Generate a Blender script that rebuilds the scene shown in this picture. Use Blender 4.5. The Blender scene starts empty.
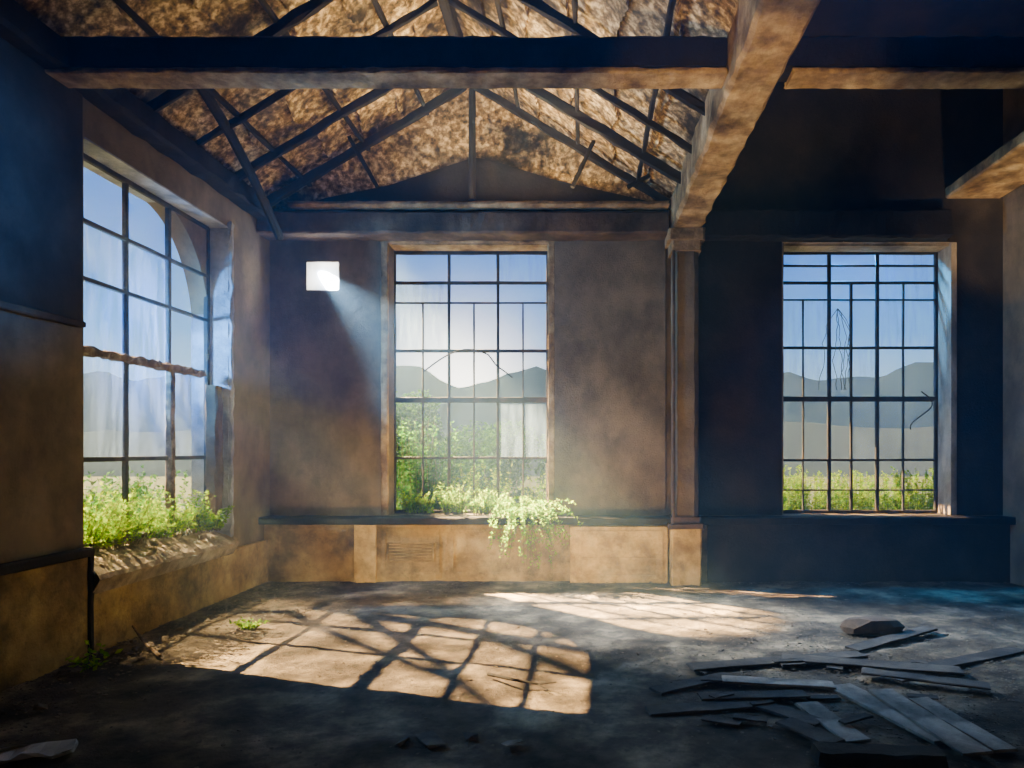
import bpy, bmesh, math, random
from mathutils import Vector, Matrix, noise
C = bpy.context.scene.collection
R = random.Random(7)
FX, HY, F, EYE = 585, 450, 700.0, 1.6
def fl(px, py, z=0.0):           # floor point seen at a photo position
    d = F*(EYE-z)/(py-HY); return Vector(((px-FX)*d/F, d, z))

# ------------------------------------------------------------------ materials
def newmat(name):
    m = bpy.data.materials.new(name); m.use_nodes = True
    nt = m.node_tree; nt.nodes.clear(); return m, nt, nt.nodes, nt.links
def ramp(N, pts):
    r = N.new('ShaderNodeValToRGB'); e = r.color_ramp.elements
    while len(e) > 1: e.remove(e[-1])
    e[0].position = pts[0][0]; e[0].color = (*pts[0][1], 1)
    for p, c in pts[1:]:
        x = e.new(p); x.color = (*c, 1)
    return r
def grunge(name, c1, c2, c3, scale=1.5, bump=0.35, rough=0.85, stretch=(1,1,1), fine=22, dist=0.03, streak=0.6, spec=0.3, smap=(2.2,2.2,.7), pos=(.34,.5,.66), spots=0):
    m, nt, N, L = newmat(name)
    out = N.new('ShaderNodeOutputMaterial'); b = N.new('ShaderNodeBsdfPrincipled')
    tc = N.new('ShaderNodeTexCoord'); mp = N.new('ShaderNodeMapping'); mp.inputs['Scale'].default_value = stretch
    L.new(tc.outputs['Object'], mp.inputs['Vector'])
    n1 = N.new('ShaderNodeTexNoise'); n1.inputs['Scale'].default_value = scale; n1.inputs['Detail'].default_value = 9; n1.inputs['Roughness'].default_value = .65
    L.new(mp.outputs[0], n1.inputs['Vector'])
    r = ramp(N, [(pos[0], c1), (pos[1], c2), (pos[2], c3)]); L.new(n1.outputs['Fac'], r.inputs[0])
    def layer(src, sm, lo, hi, dark, rough_=.62):
        mp2 = N.new('ShaderNodeMapping'); mp2.inputs['Scale'].default_value = sm; L.new(tc.outputs['Object'], mp2.inputs['Vector'])
        n2 = N.new('ShaderNodeTexNoise'); n2.inputs['Scale'].default_value = 1.1; n2.inputs['Detail'].default_value = 8; n2.inputs['Roughness'].default_value = rough_
        L.new(mp2.outputs[0], n2.inputs['Vector'])
        r2 = ramp(N, [(lo, (1-dark,)*3), (hi, (1, 1, 1))]); L.new(n2.outputs['Fac'], r2.inputs[0])
        mx = N.new('ShaderNodeMixRGB'); mx.blend_type = 'MULTIPLY'; mx.inputs[0].default_value = 1
        L.new(src, mx.inputs[1]); L.new(r2.outputs[0], mx.inputs[2]); return mx.outputs[0]
    c = layer(r.outputs[0], smap, .38, .56, streak)
    if spots: c = layer(c, (5,5,5), .38, .45, spots, .78)
    L.new(c, b.inputs['Base Color'])
    n3 = N.new('ShaderNodeTexNoise'); n3.inputs['Scale'].default_value = fine; n3.inputs['Detail'].default_value = 8; n3.inputs['Roughness'].default_value = .7
    L.new(mp.outputs[0], n3.inputs['Vector'])
    ad = N.new('ShaderNodeMath'); ad.operation = 'ADD'; L.new(n3.outputs['Fac'], ad.inputs[0]); L.new(n1.outputs['Fac'], ad.inputs[1])
    bp = N.new('ShaderNodeBump'); bp.inputs['Strength'].default_value = bump; bp.inputs['Distance'].default_value = dist
    L.new(ad.outputs[0], bp.inputs['Height']); L.new(bp.outputs[0], b.inputs['Normal'])
    b.inputs['Roughness'].default_value = rough; b.inputs['Specular IOR Level'].default_value = spec
    L.new(b.outputs[0], out.inputs[0]); return m
def leafmat(name, ca, cb):
    m, nt, N, L = newmat(name)
    out = N.new('ShaderNodeOutputMaterial'); g = N.new('ShaderNodeNewGeometry')
    r = ramp(N, [(0, ca), (1, cb)]); L.new(g.outputs['Random Per Island'], r.inputs[0])
    d = N.new('ShaderNodeBsdfDiffuse'); t = N.new('ShaderNodeBsdfTranslucent'); x = N.new('ShaderNodeMixShader'); x.inputs[0].default_value = .6
    L.new(r.outputs[0], d.inputs[0]); L.new(r.outputs[0], t.inputs[0]); L.new(d.outputs[0], x.inputs[1]); L.new(t.outputs[0], x.inputs[2])
    L.new(x.outputs[0], out.inputs[0]); return m
def glassmat(name, lo, hi, col):
    m, nt, N, L = newmat(name)
    out = N.new('ShaderNodeOutputMaterial'); tc = N.new('ShaderNodeTexCoord'); mp = N.new('ShaderNodeMapping'); mp.inputs['Scale'].default_value = (9, 9, 1.2)
    n = N.new('ShaderNodeTexNoise'); n.inputs['Scale'].default_value = 1.2; n.inputs['Detail'].default_value = 9; n.inputs['Roughness'].default_value = .7
    L.new(tc.outputs['Object'], mp.inputs['Vector']); L.new(mp.outputs[0], n.inputs['Vector'])
    r = ramp(N, [(.42, (lo,)*3), (.72, (hi,)*3)]); L.new(n.outputs['Fac'], r.inputs[0])
    t = N.new('ShaderNodeBsdfTransparent'); d = N.new('ShaderNodeBsdfTranslucent'); d.inputs[0].default_value = (*col, 1)
    d2 = N.new('ShaderNodeBsdfDiffuse'); d2.inputs[0].default_value = (*col, 1); q = N.new('ShaderNodeMixShader'); q.inputs[0].default_value = .3
    L.new(d.outputs[0], q.inputs[1]); L.new(d2.outputs[0], q.inputs[2])
    x = N.new('ShaderNodeMixShader'); L.new(r.outputs[0], x.inputs[0]); L.new(t.outputs[0], x.inputs[1]); L.new(q.outputs[0], x.inputs[2])
    L.new(x.outputs[0], out.inputs[0]); return m

M = dict(
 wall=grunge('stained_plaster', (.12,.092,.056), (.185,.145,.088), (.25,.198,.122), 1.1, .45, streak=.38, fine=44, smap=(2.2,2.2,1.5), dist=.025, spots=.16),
 dark=grunge('dark_plaster', (.013,.0105,.008), (.026,.0205,.0155), (.046,.036,.026), 1.6, .45, fine=34, smap=(2,2,1.6), spots=.2),  # near-black mottled plaster tone
 dado=grunge('golden_dado_plaster', (.14,.088,.02), (.34,.235,.075), (.52,.385,.14), 2.0, .6, streak=.55, smap=(2.4,2.4,2.4), dist=.04, spots=.3),  # golden yellow plaster with darker blotches
 block=grunge('sunlit_stone', (.36,.23,.06), (.62,.45,.16), (.75,.6,.28), 3, .5, streak=.35, smap=(3,3,3), dist=.04, spots=.25),  # sunlit pier, block and column base: brightness put into the pale colour
 reveal=grunge('pale_reveal_plaster', (.26,.2,.13), (.42,.34,.23), (.54,.45,.32), 2, .4),
 revealb=grunge('skylit_reveal_plaster', (.26,.28,.32), (.42,.45,.5), (.55,.58,.62), 3, .6, smap=(3,3,3), streak=.4),  # bluish copy of the reveal plaster, sky tint put into the colour
 floor=grunge('dusty_floor', (.026,.02,.014), (.11,.087,.06), (.36,.29,.19), 1.6, .9, .8, fine=24, streak=.55, spec=.14, smap=(2.0,2.0,2.0), spots=.3),
 wood=grunge('aged_timber', (.04,.024,.014), (.09,.058,.034), (.17,.115,.066), 2.5, .5, fine=14, streak=.3),
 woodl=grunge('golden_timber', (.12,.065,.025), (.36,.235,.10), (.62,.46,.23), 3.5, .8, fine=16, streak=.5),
 woodd=grunge('dark_timber', (.005,.004,.003), (.011,.009,.007), (.026,.02,.015), 3, .5, fine=14),  # near-black timber tone
 plank=grunge('bleached_plank', (.13,.115,.095), (.27,.245,.2), (.42,.38,.31), 3, .4, fine=20, streak=.55),
 plankd=grunge('dark_plank', (.022,.018,.014), (.052,.043,.034), (.10,.085,.065), 3, .4, fine=20, streak=.3),
 roof=grunge('peeling_roof_board', (.035,.02,.007), (.30,.195,.075), (.85,.66,.36), 14, .5, .7, fine=60, dist=.015, streak=.94, smap=(1.2,1.3,1.2), pos=(.36,.5,.62)),
 iron=grunge('rusted_iron', (.012,.012,.013), (.03,.028,.028), (.07,.05,.035), 6, .3, .7, streak=0),
 rust=grunge('flaking_rust_wood', (.05,.03,.016), (.16,.10,.055), (.36,.28,.19), 8, .6, .8, streak=0),
 stone=grunge('rubble_stone', (.12,.09,.058), (.3,.24,.155), (.5,.42,.29), 5, .5, streak=.3),
 grit=grunge('brown_grit', (.04,.03,.02), (.11,.085,.06), (.22,.18,.125), 9, .2, streak=0),
 rock2=grunge('dark_rubble', (.02,.018,.016), (.06,.05,.042), (.12,.1,.085), 5, .5, streak=0),
 ground=grunge('outside_grass', (.018,.036,.009), (.038,.055,.016), (.085,.09,.04), 1.5, .5, streak=0),
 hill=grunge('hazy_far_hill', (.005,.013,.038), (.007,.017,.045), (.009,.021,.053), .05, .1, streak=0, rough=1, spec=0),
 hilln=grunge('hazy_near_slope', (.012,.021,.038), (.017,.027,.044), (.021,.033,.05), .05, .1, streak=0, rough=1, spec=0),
 bwall=grunge('pale_render', (.3,.3,.3), (.45,.45,.44), (.55,.54,.52), 1, .1, streak=.1),
 leafy=leafmat('yellow_green_leaf', (.06,.22,.0005), (.30,.45,.002)),
 leaft=leafmat('sunny_trailing_leaf', (.09,.30,.0005), (.36,.54,.002)),  # brighter leaf colour, put in for front light missing on the trailing plant
 leafm=leafmat('green_leaf', (.010,.075,.004), (.07,.2,.010)),
 stem=grunge('stem', (.05,.06,.02), (.1,.1,.04), (.16,.14,.07), 8, .2, streak=0),
 glass=glassmat('dusty_glass', .01, .3, (.12,.2,.38)),
 glassf=glassmat('frosted_dirty_glass', .10, .42, (.13,.21,.38)),
 glasss=glassmat('glare_glass', .3, .4, (.95,.97,1)),  # white pane made to catch its lamp and read as glare
)

# ------------------------------------------------------------------ mesh helpers
class MB:
    def __init__(s): s.bm = bmesh.new()
    def box(s, x0, x1, y0, y1, z0, z1):
        v = [s.bm.verts.new(p) for p in ((x0,y0,z0),(x1,y0,z0),(x1,y1,z0),(x0,y1,z0),(x0,y0,z1),(x1,y0,z1),(x1,y1,z1),(x0,y1,z1))]
        for f in ((0,3,2,1),(4,5,6,7),(0,1,5,4),(1,2,6,5),(2,3,7,6),(3,0,4,7)): s.bm.faces.new([v[i] for i in f])
        return s
    def beam(s, p0, p1, w, h, n=10, amp=.008, bev=.015, up=(0,0,1), rng=R):
        p0, p1 = Vector(p0), Vector(p1); a = (p1-p0).normalized(); up = Vector(up)
        if abs(a.dot(up)) > .95: up = Vector((0,1,0))
        sd = a.cross(up).normalized(); u = sd.cross(a).normalized(); b = bev
        prof = [(-w/2+b,-h/2),(w/2-b,-h/2),(w/2,-h/2+b),(w/2,h/2-b),(w/2-b,h/2),(-w/2+b,h/2),(-w/2,h/2-b),(-w/2,-h/2+b)]
        rings = []
        for i in range(n+1):
            c = p0.lerp(p1, i/n)
            rings.append([s.bm.verts.new(c + sd*(q[0]+rng.uniform(-amp,amp)) + u*(q[1]+rng.uniform(-amp,amp)) + (a*rng.uniform(-amp*2,amp*2) if i in (0,n) else Vector())) for q in prof])
        for i in range(n):
            for k in range(8):
                s.bm.faces.new((rings[i][k], rings[i][(k+1)%8], rings[i+1][(k+1)%8], rings[i+1][k]))
        s.bm.faces.new(rings[0][::-1]); s.bm.faces.new(rings[-1]); return s
    def path(s, pts, r, sides=6):
        rings = []
        for i, p in enumerate(pts):
            p = Vector(p); a = (Vector(pts[min(i+1,len(pts)-1)])-Vector(pts[max(i-1,0)])).normalized()
            up = Vector((0,0,1)) if abs(a.z) < .9 else Vector((0,1,0)); sd = a.cross(up).normalized(); u = sd.cross(a)
            rr = r if not isinstance(r, (list,tuple)) else r[0]+(r[1]-r[0])*i/(len(pts)-1)
            rings.append([s.bm.verts.new(p+sd*rr*math.cos(t*2*math.pi/sides)+u*rr*math.sin(t*2*math.pi/sides)) for t in range(sides)])
        for i in range(len(rings)-1):
            for k in range(sides): s.bm.faces.new((rings[i][k], rings[i][(k+1)%sides], rings[i+1][(k+1)%sides], rings[i+1][k]))
        s.bm.faces.new(rings[0][::-1]); s.bm.faces.new(rings[-1]); return s
    def prism(s, poly, axis, a0, a1):      # poly of 2d points, extruded on axis 'x' or 'y'
        def P(q, a): return (a, q[0], q[1]) if axis == 'x' else (q[0], a, q[1])
        A = [s.bm.verts.new(P(q, a0)) for q in poly]; B = [s.bm.verts.new(P(q, a1)) for q in poly]; n = len(poly)
        s.bm.faces.new(A); s.bm.faces.new(B[::-1])
        for i in range(n): s.bm.faces.new((A[i], B[i], B[(i+1)%n], A[(i+1)%n]))
        return s
    def hull(s, c, sx, sy, sz, rng=R, n=12):
        c = Vector(c); vs = []
        rot = Matrix.Rotation(rng.uniform(0,6.28), 3, 'Z') if n < 30 else Matrix.Identity(3)
        lim = .7 if n < 30 else 1.0
        for i in range(n):
            v = Vector((rng.gauss(0,1), rng.gauss(0,1), rng.gauss(0,1))).normalized()
            v = Vector((max(-lim,min(lim,v.x))*sx, max(-lim,min(lim,v.y))*sy, max(-.6,min(.8,v.z))*sz))
            vs.append(s.bm.verts.new(c + rot @ v))
        r = bmesh.ops.convex_hull(s.bm, input=vs)
        for g in set(r['geom_interior']) | set(r['geom_unused']):
            if isinstance(g, bmesh.types.BMVert) and g.is_valid: s.bm.verts.remove(g)
        return s
    def chip(s, c, sz, flat, rng=R):
        m = Matrix.Rotation(rng.uniform(0,6.28), 3, 'Z') @ Matrix.Rotation(rng.uniform(-.4,.4), 3, 'X')
        h = [Vector((a*sz*rng.uniform(.6,1), b*sz*rng.uniform(.4,1), e*sz*flat*rng.uniform(.5,1))) for e in (-1,1) for a, b in ((-1,-1),(1,-1),(1,1),(-1,1))]
        v = [s.bm.verts.new(Vector(c)+m@q) for q in h]
        for f in ((0,3,2,1),(4,5,6,7),(0,1,5,4),(1,2,6,5),(2,3,7,6),(3,0,4,7)): s.bm.faces.new([v[i] for i in f])
    def leaf(s, c, d, sz, rng=R):
        d = d.normalized(); q = Vector((rng.uniform(-1,1), rng.uniform(-1,1), rng.uniform(-1,1))); sd = d.cross(q)
        if sd.length < 1e-3: return
        sd.normalize(); nn = sd.cross(d)
        a = s.bm.verts.new(c); b = s.bm.verts.new(c+d*sz*.5+sd*sz*.24+nn*sz*.08); e = s.bm.verts.new(c+d*sz); f = s.bm.verts.new(c+d*sz*.5-sd*sz*.24+nn*sz*.08)
        s.bm.faces.new((a,b,e)); s.bm.faces.new((a,e,f))
    def build(s, name, mat, parent=None, world=False, smooth=False):
        me = bpy.data.meshes.new(name); 
        if not name.startswith('foliage'): bmesh.ops.recalc_face_normals(s.bm, faces=s.bm.faces)
        off = Vector()
        if parent: off = parent.location
        elif not world:
            xs = [v.co for v in s.bm.verts]
            off = Vector(((min(v.x for v in xs)+max(v.x for v in xs))/2, (min(v.y for v in xs)+max(v.y for v in xs))/2, min(v.z for v in xs)))
        off = off.copy()
        for v in s.bm.verts: v.co -= off
        s.bm.to_mesh(me); s.bm.free(); me.materials.append(mat)
        if smooth:
            for p in me.polygons: p.use_smooth = True
        o = bpy.data.objects.new(name, me); C.objects.link(o)
        if parent: o.parent = parent
        else: o.location = off
        return o
def struct(o): o['kind'] = 'structure'; return o
def tag(o, label, cat, group=None):
    o['label'] = label; o['category'] = cat
    if group: o['group'] = group
    return o
def empty(name, loc, label=None, cat=None, group=None):
    o = bpy.data.objects.new(name, None); C.objects.link(o); o.location = loc; o.empty_display_size = .1
    if label: tag(o, label, cat, group)
    return o

XL, YB, XR = -3.94, 8.75, 5.2
RX, RZ, EZ, HW = -1.37, 6.2, 4.62, 2.57

# ------------------------------------------------------------------ shell
def wall_cells(mb, axis, t0, t1, us, zs, holes):
    us = sorted(set(us+[h[0] for h in holes]+[h[1] for h in holes])); zs = sorted(set(zs+[h[2] for h in holes]+[h[3] for h in holes]))
    for i in range(len(us)-1):
        for j in range(len(zs)-1):
            cu, cz = (us[i]+us[i+1])/2, (zs[j]+zs[j+1])/2
            if any(h[0] < cu < h[1] and h[2] < cz < h[3] for h in holes): continue
            if axis == 'x': mb.box(t0, t1, us[i], us[i+1], zs[j], zs[j+1])
            else: mb.box(us[i], us[i+1], t0, t1, zs[j], zs[j+1])
    bmesh.ops.remove_doubles(mb.bm, verts=mb.bm.verts, dist=1e-5)
    seen = {}
    for f in mb.bm.faces:
        k = tuple(round(x, 4) for x in f.calc_center_median()); seen.setdefault(k, []).append(f)
    bmesh.ops.delete(mb.bm, geom=[f for l in seen.values() if len(l) > 1 for f in l], context='FACES')
w = MB(); wall_cells(w, 'y', YB, YB+.36, [XL-.4, XR+.3], [-.3, 6.6], [(-3.48,-3.08,3.6,3.95), (-2.46,-.46,.78,4.18)]+[(2.47,4.6,.78,4.18)])
wb = struct(w.build('wall_back', M['wall'], world=True))
w = MB(); wall_cells(w, 'x', XL-.4, XL, [-2.2, YB], [-.3, 6.6], [(5.5,7.72,.6,4.06)])
w.prism([(7.72,4.07)]+[(7.72-.95+.95*math.cos(a), 2.85+1.21*math.sin(a)) for a in [i*math.pi/2/14 for i in range(15)]], 'x', XL-.39, XL-.2)
struct(w.build('wall_left', M['wall'], world=True))
w = MB(); w.box(XR, XR+.3, -2.2, YB, -.3, 6.6); struct(w.build('wall_right', M['wall'], world=True))
w = MB(); w.box(XL-.4, XR+.3, -2.5, -2.2, -.3, 6.6); struct(w.build('wall_front', M['dark'], world=True))

# floor with a gently heaved surface
w = MB(); nx, ny = 200, 230; g = []
for j in range(ny+1):
    row = []
    for i in range(nx+1):
        x = XL + (XR-XL)*i/nx; y = -2.2 + (YB+2.2)*j/ny
        z = .018*noise.noise(Vector((x*1.3, y*1.3, 0))) + .010*noise.noise(Vector((x*6, y*6, 3))) + .006*noise.noise(Vector((x*15, y*15, 6)))
        row.append(w.bm.verts.new((x, y, z-.012)))
    g.append(row)
for j in range(ny):
    for i in range(nx): w.bm.faces.new((g[j][i], g[j][i+1], g[j+1][i+1], g[j+1][i]))
struct(w.build('floor', M['floor'], world=True, smooth=True))

# roof underside: overlapping ragged boards on both slopes, flat slab over the right bay
w = MB()
for sgn in (-1, 1):
    nv, nu = 150, 260; g = []
    for j in range(nv+1):
        t = j/nv*1.04; row = []
        for i in range(nu+1):
            y = -2.2 + (YB+2.2)*i/nu; x = RX + sgn*HW*t
            z = RZ - (RZ-EZ)*t
            ph = (t*6.0 + .16*abs(math.sin(y*3.4)) + .06*noise.noise(Vector((x, y*1.7, 5)))) % 1.0
            z -= .07*ph**4 + .004*noise.noise(Vector((x*3, y*3, 1)))
            row.append(w.bm.verts.new((x, y, z)))
        g.append(row)
    for j in range(nv):
        for i in range(nu): w.bm.faces.new((g[j][i], g[j][i+1], g[j+1][i+1], g[j+1][i]))
struct(w.build('ceiling', M['roof'], world=True))
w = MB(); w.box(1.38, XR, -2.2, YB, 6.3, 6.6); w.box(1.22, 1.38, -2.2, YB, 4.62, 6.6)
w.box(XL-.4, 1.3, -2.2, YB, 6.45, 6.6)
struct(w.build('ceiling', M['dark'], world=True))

# trims
def trim(n, mb, mat): return struct(mb.build('trim_%d' % n, mat, world=True))
w = MB(); w.prism([(RX-HW*.98,4.62),(RX+HW*.98,4.62),(RX,RZ-.02)], 'y', YB-.05, YB-.005); trim(1, w, M['roof'])
w = MB(); w.prism([(-3.5,4.6),(1.0,4.6),(.7,4.68),(-.4,4.93),(RX+.2,5.17),(RX,5.2),(RX-.3,5.1),(-2.4,4.86),(-3.2,4.7)], 'y', YB-.14, YB-.055); trim(2, w, M['woodd'])
w = MB(); w.box(XL, XR, YB-.16, YB-.001, -.1, .68)
for x0, x1 in ((-3.8,-2.9), (-2.5,-1.78), (-1.66,-.26)):            # raised edges of the plaster panels
    for a in ((x0,x1,.58,.63),(x0,x1,.05,.10),(x0,x0+.05,.10,.58),(x1-.05,x1,.10,.58)): w.box(a[0],a[1],YB-.175,YB-.16,a[2],a[3])
trim(3, w, M['dado'])
w = MB(); w.beam((XL,YB-.15,.74), (XR,YB-.15,.74), .32, .085, 60, .006, .012); trim(4, w, M['woodd'])
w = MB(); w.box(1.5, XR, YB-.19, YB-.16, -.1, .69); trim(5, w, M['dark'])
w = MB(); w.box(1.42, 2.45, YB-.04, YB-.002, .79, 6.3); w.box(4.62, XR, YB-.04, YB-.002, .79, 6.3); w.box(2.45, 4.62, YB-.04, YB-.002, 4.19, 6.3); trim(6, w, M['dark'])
w = MB(); w.box(-2.82, -2.56, YB-.2, YB-.16, -.1, .69); trim(7, w, M['block'])
w = MB(); w.box(-.18, 1.0, YB-.26, YB-.16, -.1, .67)
for a in ((-.12,.94,.52,.62),(-.12,.94,.04,.09),(-.12,-.04,.09,.52),(.86,.94,.09,.52),(-.04,.86,.27,.30)): w.box(a[0],a[1],YB-.28,YB-.26,a[2],a[3])
trim(8, w, M['block'])
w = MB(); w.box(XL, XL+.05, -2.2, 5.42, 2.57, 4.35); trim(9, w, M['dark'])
w = MB(); w.box(XL, XL+.05, -2.2, 5.5, -.1, .76); trim(10, w, M['dado'])
w = MB(); w.beam((XL+.04,-2.2,.8),(XL+.04,5.5,.8), .09,.07,30,.004,.01); w.beam((XL+.045,5.5,-.02),(XL+.045,5.5,.8), .05,.05,8,.004,.008); trim(11, w, M['woodd'])
w = MB(); w.beam((XL+.03,-2.2,2.57),(XL+.03,5.42,2.57), .08,.05,30,.005,.01); trim(12, w, M['wood'])
w = MB(); w.box(XL-.39, XL+.015, 7.70, 7.72, .6, 4.06); w.box(XL-.39, XL+.012, 5.5, 7.72, 4.045, 4.06); w.beam((XL+.01,7.73,.62),(XL+.01,7.73,4.1),.05,.09,40,.012,.012,(1,0,0)); trim(13, w, M['revealb'])
w = MB(); w.beam((XL-.1,7.62,.75),(XL-.1,7.62,2.3), .14,.14,14,.01,.02); trim(14, w, M['wood'])
def jamb(n, x0, x1, mat):
    w = MB()
    for x in (x0, x1): w.beam((x,YB-.01,.79),(x,YB-.01,4.2), .09,.05,14,.004,.01)
    w.beam((x0-.05,YB-.01,4.24),(x1+.05,YB-.01,4.24), .05,.12,14,.006,.012)
    w.box(x0+.05, x1-.05, YB, YB+.3, 4.165, 4.18)
    trim(n, w, mat)
jamb(15, -2.5, -.42, M['woodl']); jamb(16, 2.43, 4.66, M['reveal'])
w = MB(); w.box(4.55,4.62,YB-.05,YB+.3,.79,4.18); w.box(2.47,4.6,YB,YB+.3,4.15,4.165); trim(17, w, M['reveal'])
w = MB(); w.box(-.38, 1.0, YB-.045, YB-.002, .79, 4.2); trim(18, w, M['wall'])
w = MB(); w.box(.2, 5.6, YB+.36, 11.1, 4.95, 5.1); trim(21, w, M['dark'])       # unseen slab added to keep the sun out of the right window

# ruined left sill: a crumbling plaster ledge
w = MB(); g = []
for j in range(141):
    y = 5.5 + 2.22*j/140; row = []
    for i in range(33):
        t = i/32; x = XL+.13 - .52*t
        stepn = .035 if noise.noise(Vector((x*4, y*2.3, 7))) > 0 else 0
        z = .60 + .14*min(1, t*1.6) + .012*noise.noise(Vector((x*7, y*4, 0))) + .012*noise.noise(Vector((x*30, y*26, 0))) + stepn*min(1,t*5)
        if i == 0: z = .58 + .015*noise.noise(Vector((0, y*14, 9)))
        row.append(w.bm.verts.new((x+(.015*noise.noise(Vector((2,y*9,3))) if i == 0 else 0), y, z)))
    g.append(row)
for j in range(140):
    for i in range(32): w.bm.faces.new((g[j][i], g[j+1][i], g[j+1][i+1], g[j][i+1]))
for j in range(140):
    a, b = g[j][0], g[j+1][0]
    c = w.bm.verts.new((XL+.05, b.co.y, .44)); d = w.bm.verts.new((XL+.05, a.co.y, .44)); w.bm.faces.new((a, d, c, b))
trim(19, w, M['stone'])
w = MB(); w.box(XL, XL+.06, 5.53, YB-.17, -.1, .5); trim(20, w, M['dado'])

# ------------------------------------------------------------------ windows
def window(n, plane, at, verts_, horis, u0, u1, z0, z1, panes, bar_mat, ft=.05):
    root = empty('window_%d' % n, (at, (u0+u1)/2, z0) if plane == 'x' else ((u0+u1)/2, at, z0)); root['kind'] = 'structure'
    def P(u, z): return (at, u, z) if plane == 'x' else (u, at, z)
    up = (1,0,0) if plane == 'x' else (0,1,0)
    if ft:
        fr = MB()
        for a, b in (((u0,z0),(u0,z1)), ((u1,z0),(u1,z1)), ((u0,z0),(u1,z0)), ((u0,z1),(u1,z1))):
            fr.beam(P(*a), P(*b), ft, min(ft,.06), 10, .003*ft/.05, ft*.16, up)
        fr.build('window_frame', bar_mat, root)
    mb = MB()
    for u, a, b, t in verts_: mb.beam(P(u,a), P(u,b), t, .04, 10, .002, .004, up)
    for z, a, b, t in horis: mb.beam(P(a,z), P(b,z), t, .04, 10, .002, .004, up)
    if verts_: mb.build('glazing_bars', bar_mat, root)
    for mt, cells in panes:
        g = MB()
        for (a, b, c, d) in cells:
            vs = [g.bm.verts.new(P(*q)) for q in ((a,c),(b,c),(b,d),(a,d))]; g.bm.faces.new(vs)
        g.build('pane', mt, root)
    return root
LX = XL-.21
lw = window(1, 'x', LX, [(6.32,.8,4.03,.045), (6.97,2.45,4.03,.05)], [(3.5,5.5,7.7,.035),(3.02,5.5,7.7,.035),(1.52,5.5,7.7,.04)],
       5.53, 7.68, .8, 4.03, [(M['glass'], [(5.53,6.97,2.45,3.5)]), (M['glassf'], [(5.53,7.68,1.52,2.4)])], M['iron'])
w = MB(); w.beam((LX+.02,5.5,2.42),(LX+.02,7.55,2.42), .07,.075,34,.013,.012); w.build('transom', M['rust'], lw)
w = MB(); w.beam((LX+.02,6.97,.75),(LX+.02,6.97,2.4), .075,.07,18,.005,.012); w.build('mullion', M['rust'], lw)
YF = YB+.3
def bx(px): return (px-FX)*YF/F
def bz(py): return EYE + (HY-py)*YF/F
window(2, 'y', YB+.006, [], [], -3.48, -3.08, 3.6, 3.95, [(M['glasss'], [(-3.479,-3.081,3.601,3.949)])], M['wood'], 0)
z0, z1 = .8, 4.15; u0, u1 = bx(394), bx(548)
cw = window(3, 'y', YF, [(bx(449),z0,z1,.035),(bx(498),z0,z1,.035),(bx(423),z0,bz(303),.018),(bx(474),z0,bz(303),.018),(bx(523),z0,bz(303),.018)],
       [(bz(283),u0,u1,.04),(bz(303),u0,u1,.02),(bz(351),u0,u1,.04),(bz(400),u0,u1,.07),(bz(458),u0,u1,.03)], u0, u1, z0, z1,
       [(M['glass'], [(u0,bx(449),bz(351),bz(303)),(bx(498),u1,bz(283),z1)]), (M['glassf'], [(bx(498),u1,bz(458),bz(400)),(u0,bx(449),bz(303),bz(283))])], M['iron'])
w = MB(); w.path([(bx(425+i*8), YF-.06, bz(372-22*math.sin(i/11*math.pi)+ (6 if i > 8 else 0))) for i in range(12)], .010); w.build('bent_wire', M['iron'], cw)
u0, u1 = bx(776), bx(936)
rw = window(4, 'y', YF, [(bx(829),z0,z1,.045),(bx(877),z0,z1,.045),(bx(803),z0,bz(300),.018),(bx(851),z0,bz(283),.03),(bx(903),z0,bz(283),.022)],
       [(bz(266),u0,u1,.025),(bz(283),u0,u1,.035),(bz(300),u0,u1,.02),(bz(348),u0,u1,.035),(bz(399),u0,u1,.065),(bz(460),u0,u1,.03),(bz(490),u0,u1,.02)], u0, u1, z0, z1,
       [(M['glass'], [(u0,bx(829),bz(399),bz(300)),(bx(877),u1,bz(348),z1),(bx(829),bx(877),bz(399),bz(348))]), (M['glassf'], [(bx(851),u1,bz(460),bz(399))])], M['iron'])
w = MB(); w.path([(4.3+.14*math.sin(i/14*5), YF-.1, 2.35-.035*i) for i in range(15)], .009); w.build('bent_wire', M['iron'], rw)

# ------------------------------------------------------------------ timber and roof frame
def timber(name, p0, p1, w_, h_, mat, label, cat, group=None, n=24, amp=.012, bev=.025):
    return tag(MB().beam(p0, p1, w_, h_, n, amp, bev).build(name, mat), label, cat, group)
for x0, x1, lab in ((XL-.05,1.02,'heavy dark timber tie beam crossing the top of the room from the left wall'), (1.42,XR,'dark timber cross beam over the right bay, right of the diagonal golden beam')):
    o = timber('tie_beam', (x0,5.16,4.48), (x1,5.16,4.48), .2, .25, M['woodd'], lab, 'beam', n=60, amp=.006)
    MB().beam((x0+.08,5.16,4.34), (x1,5.16,4.34), .24, .04, 60, .005, .01).build('lit_lower_edge', M['woodl'], o)  # golden strip added along the beam for its lit lower edge
timber('ceiling_beam', (1.22,-2.15,4.45), (1.22,YB-.02,4.45), .36, .42, M['woodl'], 'thick golden peeling beam running overhead onto the column top', 'beam', n=80, amp=.012, bev=.03)
timber('ceiling_beam', (4.83,-2.15,4.8), (4.83,YB-.02,4.8), .7, .14, M['woodl'], 'broad golden beam along the top of the right wall', 'beam', n=60, amp=.008, bev=.02)
timber('lintel_beam', (XL,YB-.2,4.33), (1.0,YB-.2,4.33), .34, .26, M['wood'], 'long brown lintel beam above the centre window and small window', 'beam', n=50, amp=.007, bev=.02)
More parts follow.
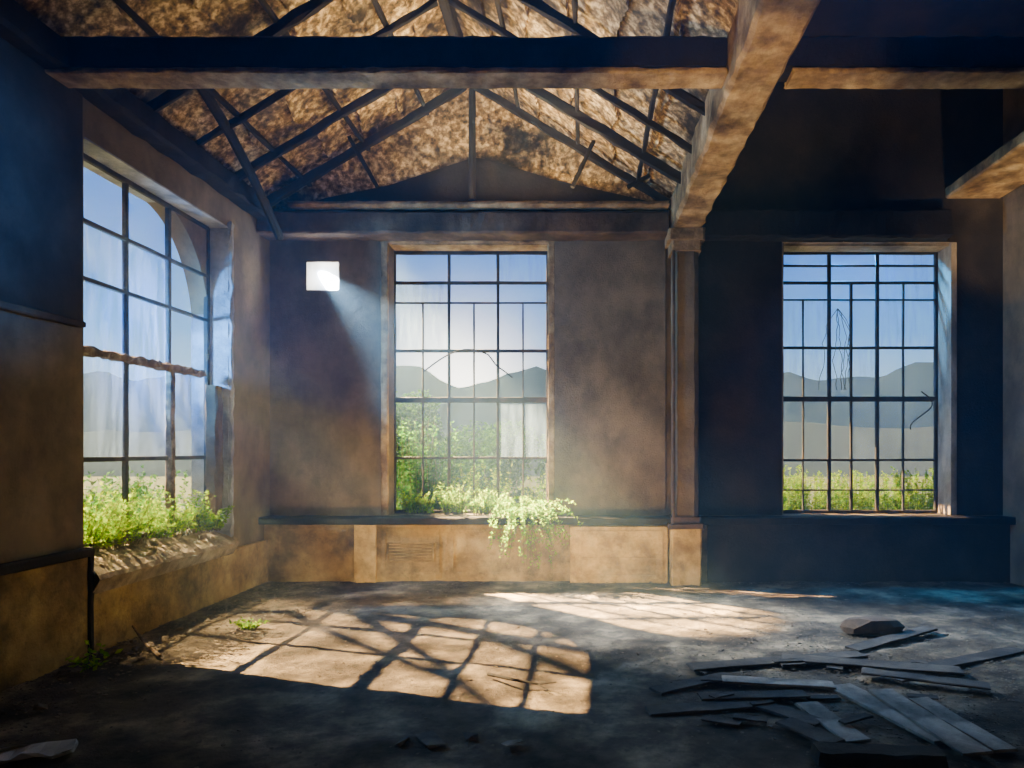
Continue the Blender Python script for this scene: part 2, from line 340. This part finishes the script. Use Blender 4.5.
timber('lintel_beam', (1.44,YB-.14,4.36), (4.46,YB-.14,4.36), .2, .34, M['woodd'], 'very dark beam on the dark wall above the right window', 'beam', n=30)
timber('gable_tie', (-3.55,YB-.33,4.54), (1.0,YB-.33,4.54), .16, .07, M['woodl'], 'thin pale timber lying along the lintel beam under the gable', 'beam', n=40, amp=.006)
timber('wall_plate', (XL+.1,-2.15,4.46), (XL+.1,YB-.4,4.46), .2, .22, M['woodd'], 'dark wall plate timber running above the big left window', 'beam', n=60)
timber('king_post', (RX,8.5,4.63), (RX,8.5,6.1), .08, .07, M['woodd'], 'upright dark king post in the middle of the far gable', 'post', n=14, amp=.005)
timber('ridge_beam', (RX,-2.1,6.0), (RX,8.3,6.0), .1, .2, M['woodd'], 'ridge beam along the very top of the roof', 'beam', n=40, amp=.006)
def roofz(x): return RZ-(RZ-EZ)*abs(x-RX)/HW
ys = [8.4, 7.6, 6.8, 6.0, 4.5, 3.5]
names = ['farthest', 'second', 'third', 'fourth', 'fifth', 'sixth']
for k, y in enumerate(ys):
    for sgn, side in ((-1,'left'), (1,'right')):
        xe = RX+sgn*(HW-.12); xr = RX+sgn*.08; wd_ = R.uniform(.05,.085)
        timber('rafter', (xr,y,roofz(xr)-.19), (xe,y+R.uniform(-.09,.09),roofz(xe)-.16), wd_*.8, wd_*1.3, M['woodd'],
               '%s dark rafter from the far gable on the %s slope of the roof' % (names[k], side), 'rafter', 'sloping roof rafters', n=16, amp=.01, bev=.012)
for k, t in enumerate((.22, .5, .78)):
    for sgn, side in ((-1,'left'), (1,'right')):
        x = RX+sgn*HW*t
        timber('purlin', (x,-2.1,roofz(x)-.12), (x,YB-.16,roofz(x)-.12), .045, .05, M['woodd'],
               '%s purlin from the ridge on the %s slope of the roof' % (['first','second','third'][k], side), 'purlin', 'lengthwise roof purlins', n=50, amp=.006, bev=.01)
for (x0, za, x1, zb, y, lab) in ((-2.75,5.62,-2.42,4.66,8.15,'thin dark strut slanting left of the king post'),
                                 (.1,5.45,-.15,4.66,8.15,'thin dark strut slanting just right of the king post'),
                                 (.75,5.25,.5,4.66,8.15,'short dark strut nearest the column under the right slope')):
    timber('truss_strut', (x0,y,min(za, roofz(x0)-.1)), (x1,y,zb), .045, .045, M['woodd'], lab, 'strut', 'truss struts', n=10, amp=.004, bev=.01)
w = MB(); w.path([(-3.42,6.2,4.86),(-3.5,6.9,4.72),(-3.56,7.5,4.52),(-3.6,7.95,4.32),(-3.62,8.3,4.12)], .05, 8)
tag(w.build('roof_brace', M['woodd']), 'dark bent brace slanting down above the far corner of the left window', 'brace')

# column
col = empty('column', (1.21, YB-.22, 0), 'slim square column between the centre and right windows', 'column')
w = MB(); w.beam((1.21,YB-.22,.74),(1.21,YB-.22,4.0), .3,.3,24,.006,.05,(0,1,0)); w.build('shaft', M['wall'], col)
w = MB(); w.beam((1.21,YB-.24,-.03),(1.21,YB-.24,.66), .36,.36,8,.006,.02,(0,1,0)); w.build('base', M['block'], col)
w = MB(); w.beam((1.21,YB-.24,.66),(1.21,YB-.24,.72), .42,.42,2,.004,.02,(0,1,0)); w.beam((1.21,YB-.23,.72),(1.21,YB-.23,.8), .35,.35,2,.004,.02,(0,1,0)); w.build('base_moulding', M['wood'], col)
w = MB(); w.beam((1.21,YB-.23,3.98),(1.21,YB-.23,4.1), .36,.36,2,.004,.02,(0,1,0)); w.beam((1.21,YB-.24,4.1),(1.21,YB-.24,4.24), .44,.42,2,.004,.03,(0,1,0)); w.build('capital', M['woodl'], col)
w = MB(); w.path([(1.06,YB-.39,.8),(1.06,YB-.39,4.0)], .018); w.build('pipe', M['wood'], col)

# vent grille in the dado
vx0, vx1, vz0, vz1 = -2.42, -1.86, .24, .46
v = empty('wall_vent', ((vx0+vx1)/2, YB-.17, vz0), 'faint plaster coloured vent grille low on the wall below the centre window', 'vent')
w = MB(); Y = YB-.165
for a, b in (((vx0,vz0),(vx1,vz0)),((vx0,vz1),(vx1,vz1)),((vx0,vz0),(vx0,vz1)),((vx1,vz0),(vx1,vz1))): w.beam((a[0],Y,a[1]),(b[0],Y,b[1]), .025,.02,4,.001,.005,(0,1,0))
w.build('frame', M['dado'], v)
for k in range(5):
    z = vz0+.035+k*.037; w = MB(); w.beam((vx0+.01,Y,z),(vx1-.01,Y,z), .008,.018,4,.001,.002,(0,.6,.8)); w.build('slat', M['dado'], v)

# ------------------------------------------------------------------ plants
def plant(name, base, label, cat, mat, stems=30, h=.4, spread=.3, droop=.3, lsz=.05, per=14, lean=(0,0,0), group=None, seed=1, bw=.08, bl=None):
    rg = random.Random(seed); base = Vector(base); root = empty(name, base, label, cat, group)
    st = MB(); fo = MB(); lean = Vector(lean); bl = bl or bw
    for i in range(stems):
        a = rg.uniform(0, 6.283); p = base + Vector((rg.uniform(-bw,bw), rg.uniform(-bl,bl), -.01))
        d = Vector((math.cos(a)*spread, math.sin(a)*spread, 1))*h*rg.uniform(.5,1.2) + lean*rg.uniform(.5,1.1)
        n = 7; pts = []; dr = droop*rg.uniform(.5,1.25)
        for k in range(n+1):
            t = k/n; q = p + d*t; q.z -= dr*h*t*t; pts.append(q)
        st.path(pts, (.004,.0015), 4)
        for k in range(per):
            t = rg.uniform(.12, 1); f = t*n; i0 = min(int(f), n-1); q = pts[i0].lerp(pts[i0+1], f-i0)
            ld = Vector((rg.uniform(-1,1), rg.uniform(-1,1), rg.uniform(-.4,.9))); fo.leaf(q, ld, lsz*rg.uniform(.6,1.3), rg)
    st.build('stems', M['stem'], root); fo.build('foliage', mat, root); return root
G = 'weeds growing on the ruined left sill'
for i, (y, x, h, mt, lab) in enumerate((
    (5.74, -4.17, .60, 'leafy', 'bushy bright weed at the near end of the left window sill'),
    (6.10, -4.15, .46, 'leafy', 'bright green weed second along the left window sill'),
    (6.46, -4.17, .56, 'leafy', 'taller green weed left of the wooden mullion on the sill'),
    (6.82, -4.14, .40, 'leafy', 'yellow green weed right at the foot of the wooden mullion'),
    (7.16, -4.12, .46, 'leafy', 'fuller green weed beyond the mullion on the left sill'),
    (7.46, -4.02, .28, 'leafy', 'low weed at the far end of the left sill by the post'))):
    plant('weed', (x, y, .74), lab, 'plant', M[mt], 46, h, .36, .25, .038, 30, (.03,0,0), G, 20+i, .08, .15)
plant('trailing_plant', (-.74, YB-.14, .79), 'bright yellow green feathery plant spilling over the centre window sill', 'plant', M['leaft'], 120, .56, .75, 1.45, .042, 46, (.1,-.2,0), None, 5, .16, .05)
for i, (x, h, lab) in enumerate(((-2.12,.3,'small grassy weed at the left end of the centre sill'), (-1.68,.4,'weed left of middle on the centre window sill'), (-1.24,.32,'weed growing in the middle of the centre window sill'))):
    plant('weed', (x, YB+.15, .79), lab, 'plant', M['leafy'], 60, h, .4, .2, .036, 22, (0,0,0), 'weeds on the centre window sill', 40+i, .17, .04)
plant('floor_weed', fl(250,628), 'little green sprout on the floor near the left wall', 'plant', M['leafy'], 18, .1, 1.2, .4, .035, 12, seed=61, bw=.06)
plant('floor_weed', fl(92,668), 'dark leafy sprout at the foot of the near left wall', 'plant', M['leaft'], 8, .16, .8, .4, .06, 8, seed=62, bw=.02)
for i, (x, h, lab) in enumerate(((2.7,1.28,'leftmost shrub outside the foot of the right window'), (3.65,1.22,'middle shrub outside the foot of the right window'), (4.6,1.25,'rightmost shrub outside the foot of the right window'))):
    plant('hedge_plant', (x, YF+.75, -.1), lab, 'shrub', M['leaft'], 320, h, .08, .05, .04, 90, seed=70+i, bw=.44, bl=.25)
plant('hedge_plant', (-2.3, YF+.8, -.1), 'tall sunlit shrub just outside the lower left of the centre window', 'shrub', M['leafm'], 170, 1.95, .11, .1, .055, 70, seed=73, bw=.32, bl=.2)
plant('hedge_plant', (-1.4, YF+.8, -.1), 'sunlit shrub just outside the lower middle of the centre window', 'shrub', M['leafy'], 150, 1.4, .13, .1, .055, 54, seed=75, bw=.3, bl=.2)
plant('hedge_plant', (-.5, YF+.8, -.1), 'lower shrub just outside the lower right of the centre window', 'shrub', M['leafy'], 130, 1.25, .13, .1, .055, 54, seed=74, bw=.3, bl=.2)
for i, y in enumerate((6.2, 7.9, 9.6)):
    plant('outside_shrub', (-5.7-.35*i, y+.2, -.1), ['near','middle','far'][i]+' shrub standing outside behind the left window sill', 'shrub', M['leafm'], 130, 1.35, .2, .15, .07, 46, seed=80+i, bw=.4, bl=.6)
rg = random.Random(9); st = MB()
for k in range(6):
    x = 3.25; z = 3.42; pts = [(x,YF-.05,z)]; dx = rg.uniform(-.05,.05)
    for j in range(14):
        x += dx*max(0,1-j/6)+rg.uniform(-.03,.03); z -= .075; pts.append((x, YF-.05+rg.uniform(-.015,.015), z))
    st.path(pts, .0045, 4)
tag(st.build('dead_vine', M['stem']), 'thin bare twigs hanging on the bars of the right window', 'vine')

# ------------------------------------------------------------------ outside
w = MB(); w.box(-70, 70, YB+.37, 85, -.5, -.1); w.box(-70, XL-.41, -10, YB+.37, -.5, -.1); struct(w.build('ground', M['ground'], world=True))
def hill(y, z0, amp, sd, mat, dip=0, x0=-90, x1=90):
    w = MB(); n = 180; A = []; B = []; Cc = []
    for i in range(n+1):
        x = x0+(x1-x0)*i/n; h = z0+amp*noise.noise(Vector((x*.06+sd, sd, 0)))+amp*.5*noise.noise(Vector((x*.25, sd, 4)))+amp*.12*noise.noise(Vector((x*.9, sd, 8)))-dip*math.exp(-((x+12.0)/3.4)**2)
        A.append(w.bm.verts.new((x, y, -.5))); B.append(w.bm.verts.new((x, y+6, h))); Cc.append(w.bm.verts.new((x, y+14, -.5)))
    for i in range(n):
        w.bm.faces.new((A[i],A[i+1],B[i+1],B[i])); w.bm.faces.new((B[i],B[i+1],Cc[i+1],Cc[i]))
    return struct(w.build('hills', mat, world=True, smooth=True))
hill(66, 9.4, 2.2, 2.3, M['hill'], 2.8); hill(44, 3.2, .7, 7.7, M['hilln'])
def tree(loc, h, r, label, seed, mat='leafm', n=2600, group=None, cat='tree', name='tree'):
    rg = random.Random(seed); loc = Vector(loc); root = empty(name, loc, label, cat, group)
    t = MB(); t.path([loc+Vector((0,0,-.05)), loc+Vector((.1,0,h*.3)), loc+Vector((0,.1,h*.75))], (.1,.03), 7)
    fo = MB(); cl = []
    for k in range(14):
        a = rg.uniform(0,6.28); rr = r*rg.uniform(.1,.7); c = loc+Vector((math.cos(a)*rr, math.sin(a)*rr, h*rg.uniform(.25,.85))); cl.append((c, r*rg.uniform(.3,.5)))
        t.path([loc+Vector((0,0,h*.3)), c], (.03,.012), 5)
    for k in range(n):
        c, q = rg.choice(cl); d = Vector((rg.gauss(0,1),rg.gauss(0,1),rg.gauss(0,1))).normalized(); fo.leaf(c+d*q*rg.uniform(.5,1), Vector((rg.uniform(-1,1),rg.uniform(-1,1),rg.uniform(-1,.4))), .09*rg.uniform(.6,1.3), rg)
    t.build('trunk', M['wood'], root); fo.build('foliage', M[mat], root)
tree((-3.15,11.4,-.1), 2.85, 1.0, 'leafy green tree seen in the left panes of the centre window', 1, n=14000)
tree((-1.75,13.0,-.1), 2.6, 1.0, 'lower round tree seen in the middle panes of the centre window', 2, n=13000)
tree((-.25,12.9,-.1), 2.1, .95, 'low bush seen in the right panes of the centre window', 4, n=9000)
# unseen bare tree, added beyond the left window to break up the floor sun patch
w = MB(); T = Vector((-12,9.6,0)); rg = random.Random(21)
w.path([T+Vector((0,1.6,-.2)), T+Vector((.1,1.2,3)), T+Vector((-.1,.9,7)), T+Vector((0,.2,10)), T+Vector((.1,-.8,13.0))], (.22,.07), 9)
for k in range(6):
    s_ = 1 if k % 2 else -1; z = 7.8+k*.62; L_ = rg.uniform(1.8,2.8)
    p = T+Vector((0,.9-.23*(z-7),z)); pts = [p]; up_ = rg.uniform(.25,.5)
    for j in range(6):
        p = p+Vector((rg.uniform(-.05,.05), s_*L_/6, up_)); pts.append(p.copy())
    w.path(pts, (.08,.05), 6)
tag(w.build('shadow_tree', M['wood']), 'unseen bare tree added left of the building to break up the sun patch', 'tree')

# ------------------------------------------------------------------ floor debris
def plank(a, b, wd, th, z, mat, label, tilt=0.0, group='loose boards heaped on the floor at right'):
    p, q = fl(*a), fl(*b); p.z = z+th/2-.002; q.z = z+th/2+tilt-.002
    return tag(MB().beam(p, q, wd, th, 5, .003, .003).build('plank', mat), label, 'plank', group)
P_, D_ = M['plank'], M['plankd']
plank((655,692),(728,676), .13,.016,.0, D_, 'short dark board at the left tip of the board heap')
plank((648,712),(748,705), .14,.016,.0, D_, 'grey board lying in front of the left tip of the heap')
plank((690,668),(862,655), .16,.016,.0, D_, 'long dark board along the back of the heap')
plank((722,682),(834,688), .13,.014,.016, P_, 'pale narrow board lying level in the middle of the heap')
plank((742,700),(820,724), .13,.014,.0, D_, 'dark board slanting in front of the pale level board')
plank((782,660),(962,674), .17,.016,.016, D_, 'long dark board crossing the back right of the heap')
plank((852,650),(930,632), .14,.016,.0, D_, 'dark board pointing back toward the right window', .03)
plank((862,676),(990,692), .14,.014,.032, D_, 'dark board crossing over the fan of pale boards')
plank((838,686),(948,742), .19,.016,.0, P_, 'leftmost wide board of the three fanned pale boards')
plank((880,694),(978,758), .17,.016,.018, P_, 'middle board of the three fanned pale boards')
plank((918,700),(1006,752), .14,.016,.0, P_, 'rightmost board of the three fanned pale boards')
plank((806,704),(858,742), .15,.016,.0, P_, 'short pale board left of the fan')
plank((784,724),(836,748), .14,.016,.016, D_, 'short dark board nearest the very dark block')
plank((700,700),(806,697), .12,.014,.016, D_, 'thin dark strip under the middle of the heap')
plank((930,668),(1018,650), .14,.016,.0, D_, 'dark board at the far right of the heap')
rg = random.Random(55)
for i in range(16):
    px, py = rg.uniform(700,940), rg.uniform(660,725); a = rg.uniform(-.6,.6); L_ = rg.uniform(.10,.26); c = fl(px, py)
    d = Vector((math.cos(a), math.sin(a), 0))*L_/2; zz = Vector((0,0,.006+.012*(i % 3)))
    tag(MB().beam(c-d+zz, c+d+zz, rg.uniform(.04,.09), .012, 3, .003, .002, rng=rg).build('board_fragment', M['plankd']), 'small broken board fragment scattered in the heap at right', 'board fragment', 'broken fragments among the boards')
tag(MB().beam(fl(815,760)+Vector((0,0,.03)), fl(942,764)+Vector((0,0,.03)), .16,.07,10,.006,.015).build('timber_block', M['woodd']), 'very dark timber block in front of the board heap', 'timber block')
w = MB(); w.hull(fl(872,633)+Vector((0,0,.055)), .28,.15,.10, random.Random(8), 60)
tag(w.build('rubble_lump', M['wood']), 'dark brown flattish lump of rubble lying behind the board heap', 'rubble')
w = MB(); w.path([fl(488,674,.03), fl(515,680,.05), fl(538,684,.03), fl(556,682,.06)], (.012,.005), 6); w.path([fl(538,684,.03), fl(548,690,.02)], .005, 5)
tag(w.build('stick', M['woodd']), 'thin dark twig lying across the sunlit floor', 'stick')
w = MB(); w.path([fl(160,656,.015), (fl(143,645)+Vector((0,0,.03))), (fl(128,633)+Vector((0,0,.12)))], (.014,.007), 6)
tag(w.build('stick', M['rust']), 'pale stick leaning up by the left wall debris', 'stick')
w = MB(); w.beam(fl(-20,764)+Vector((0,0,.02)), fl(72,752)+Vector((0,0,.03)), .16,.02,6,.02,.006); tag(w.build('plaster_shard', M['bwall']), 'flat pale plaster shard in the bottom left corner', 'shard')
for i, (px, py, s, lab) in enumerate(((430,740,.10,'flat dark slab shard in the near middle of the floor'), (512,744,.06,'small pale chip right of the dark slab shard'),
      (470,738,.06,'dark chip touching the flat slab shard'), (402,742,.05,'dark chip left of the flat slab shard'))):
    p = fl(px, py); w = MB(); w.hull(p+Vector((0,0,.006)), s*1.6, s*.8, .02, random.Random(i)); tag(w.build('floor_chip', M['plank'] if i == 1 else M['rock2']), lab, 'rubble', 'chips on the open floor')
rg = random.Random(33)
for i in range(22):
    y = rg.uniform(4.2, 8.3); x = XL+.16+abs(rg.gauss(0,.2)); s = rg.uniform(.025,.055)
    w = MB(); w.hull((x,y,s*.24), s*1.3, s, s*.6, rg)
    tag(w.build('rubble_stone', M['grit']), 'small broken stone in the rubble along the left wall', 'stone', 'rubble stones along the left wall')
for i in range(9):
    y = 5.65+i*.22; s = rg.uniform(.025,.045); w = MB(); w.hull((XL+.03+rg.uniform(-.05,.04),y,.66+s*.2), s*1.3, s, s*.7, rg)
    tag(w.build('sill_stone', M['stone']), 'broken plaster lump lying on the ruined left sill', 'stone', 'plaster lumps on the left sill')
w = MB()
for i in range(9000):
    k = rg.random()
    if k < .38: x = XL+.05+abs(rg.gauss(0,.45)); y = rg.uniform(2.5,8.5)
    elif k < .72: x = rg.gauss(2.2,.8); y = rg.gauss(4.9,.8)
    elif k < .82: x = rg.uniform(XL+.1,XR-.1); y = YB-.28-abs(rg.gauss(0,.12))
    else: x = rg.uniform(XL+.1,XR-.1); y = rg.uniform(2.0,8.4)
    if not (XL+.07 < x < XR-.05 and 2 < y < YB-.28): continue
    s = rg.uniform(.003,.010)*(1.8 if rg.random() < .08 else 1); w.chip((x,y,s*.1), s, .25, rg)
o = w.build('floor_grit', M['grit'], world=True); tag(o, 'scattered grit, leaf litter and plaster crumbs over the floor', 'grit'); o['kind'] = 'stuff'

# ------------------------------------------------------------------ misty air
m, nt, N, L = newmat('mist'); out = N.new('ShaderNodeOutputMaterial'); vs = N.new('ShaderNodeVolumeScatter')
vs.inputs['Density'].default_value = .0105; vs.inputs['Color'].default_value = (.42,.72,1,1); vs.inputs['Anisotropy'].default_value = .2
L.new(vs.outputs[0], out.inputs['Volume'])
w = MB(); w.box(-7.6, 7.8, -2.6, 14.3, -.55, 7); o = w.build('mist', m, world=True); tag(o, 'thin dusty haze hanging in the air of the room', 'haze'); o['kind'] = 'stuff'

# ------------------------------------------------------------------ light
def aim(o, d): o.rotation_euler = Vector(d).to_track_quat('-Z','Y').to_euler()
def lamp(name, kind, loc, d, energy, col, **kw):
    l = bpy.data.lights.new(name, kind); l.energy = energy; l.color = col
    for k, v_ in kw.items(): setattr(l, k, v_)
    o = bpy.data.objects.new(name, l); C.objects.link(o); o.location = loc; aim(o, d); return o
lamp('sun', 'SUN', (-10,10,10), (1.07,-.34,-1.0), 74, (1,.68,.30), angle=.008)
def spot(name, target, d, dist, energy, col, deg, rad=.05, blend=.5):
    d = Vector(d).normalized(); return lamp(name, 'SPOT', Vector(target)-d*dist, d, energy, col, spot_size=math.radians(deg), spot_blend=blend, shadow_soft_size=rad)
spot('centre_patch_fill', (-1.43,8.9,1.85), (1.9,-1.6,-2.2), 13, 1100000, (1,.68,.28), 9, .10)  # unseen spot added to make the floor patch by the centre window
spot('shaft_fill', (-3.36,YB+.07,3.86), (1.0,-.36,-.92), .02, 19000, (.8,.91,1), 42, .02, 1.0)  # unseen spot added inside the small opening to make the shaft
lamp('small_pane_fill', 'POINT', (-3.27,YB+.15,3.77), (0,0,-1), 45, (.85,.93,1), shadow_soft_size=.05)  # unseen lamp added behind the small pane to whiten it
spot('sill_fill', (-3.95,6.6,.75), (1,-.15,-2.3), 6, 9500, (1,.76,.4), 22, .1)  # unseen warm spot added to brighten the left sill
spot('right_haze_fill', (3.5,9.1,4.3), (.1,-.9,-.55), .45, 2400, (.03,.34,1), 120, .1, 1.0)  # unseen blue spot added above the right window for glow in the haze
spot('left_haze_fill', (-4.2,6.75,2.7), (1,.1,-.1), 1.0, 2400, (.1,.4,1), 110, .15, 1.0)  # unseen blue spot added outside the left window for glow in the haze
spot('board_fill', (3.2,9.1,2.6), (-.38,-1,-.56), 4, 1000, (.62,.78,1), 28, .3, 1.0)  # unseen cool spot added to brighten the boards on the floor
lamp('roof_bounce', 'AREA', (-.9,7.2,4.62), (0,0,1), 150, (1,.74,.38), shape='RECTANGLE', size=1.8, size_y=2.4)  # unseen area lamp added in place of light bounced up to the roof
lamp('wall_bounce', 'AREA', (-1.0,5.4,.9), (0,1,.1), 27, (1,.68,.3), shape='RECTANGLE', size=2.6, size_y=.8)  # unseen area lamp added to warm the back wall
lamp('dado_bounce', 'AREA', (-.9,7.1,.3), (0,1,.35), 62, (1,.62,.18), shape='RECTANGLE', size=2.8, size_y=.3)  # unseen area lamp added to brighten the dado
lamp('floor_bounce', 'AREA', (-.4,1.5,.3), (.45,1,.9), 6, (1,.66,.32), shape='RECTANGLE', size=2, size_y=.8)  # unseen area lamp added in place of light bounced off the floor
spot('beam_glow', (1.2,5.5,4.3), (.35,.9,.8), 5.2, 1100, (1,.7,.34), 26, .1)  # unseen spot added to warm the diagonal beam
spot('right_glow', (5.0,7.8,3.9), (.45,1,.5), 7, 1600, (1,.74,.44), 13, .1)  # unseen spot added to warm the right wall
spot('right_beam_glow', (4.85,8.1,4.7), (.05,.8,1), 4.6, 700, (1,.74,.42), 34, .1, 1.0)  # unseen spot added to light the underside of the right beam
spot('cool_fill', (-3.9,4.3,3.3), (-7,3.0,.2), 7, 6000, (.02,.26,1), 20, .3, 1.0)

wd = bpy.data.worlds.new('World'); bpy.context.scene.world = wd; wd.use_nodes = True
nt = wd.node_tree; N = nt.nodes; L = nt.links; N.clear()
out = N.new('ShaderNodeOutputWorld'); bg = N.new('ShaderNodeBackground'); tc = N.new('ShaderNodeTexCoord'); sp = N.new('ShaderNodeSeparateXYZ')
L.new(tc.outputs['Generated'], sp.inputs[0])
r = ramp(N, [(0,(.66,.82,1)), (.08,(.38,.68,1)), (.15,(.10,.40,1)), (.26,(.03,.24,.95)), (1,(.03,.12,.5))]); L.new(sp.outputs['Z'], r.inputs[0])
dp = N.new('ShaderNodeVectorMath'); dp.operation = 'DOT_PRODUCT'; L.new(tc.outputs['Generated'], dp.inputs[0]); dp.inputs[1].default_value = Vector((-.172,.98,.075)).normalized()
pw = N.new('ShaderNodeMath'); pw.operation = 'POWER'; pw.use_clamp = True; L.new(dp.outputs['Value'], pw.inputs[0]); pw.inputs[1].default_value = 260
mu = N.new('ShaderNodeMixRGB'); mu.blend_type = 'ADD'; L.new(pw.outputs[0], mu.inputs[0]); L.new(r.outputs[0], mu.inputs[1]); mu.inputs[2].default_value = (4.0,3.5,2.8,1)
L.new(mu.outputs[0], bg.inputs[0]); bg.inputs[1].default_value = 1.35; L.new(bg.outputs[0], out.inputs[0])

cam = bpy.data.cameras.new('Camera'); co = bpy.data.objects.new('Camera', cam); C.objects.link(co)
co.location = (0,0,EYE); co.rotation_euler = (math.pi/2,0,0); cam.sensor_width = 36; cam.lens = F/1024*36
cam.shift_x = -(FX-512)/1024; cam.shift_y = (HY-384)/1024; cam.clip_end = 500
bpy.context.scene.camera = co
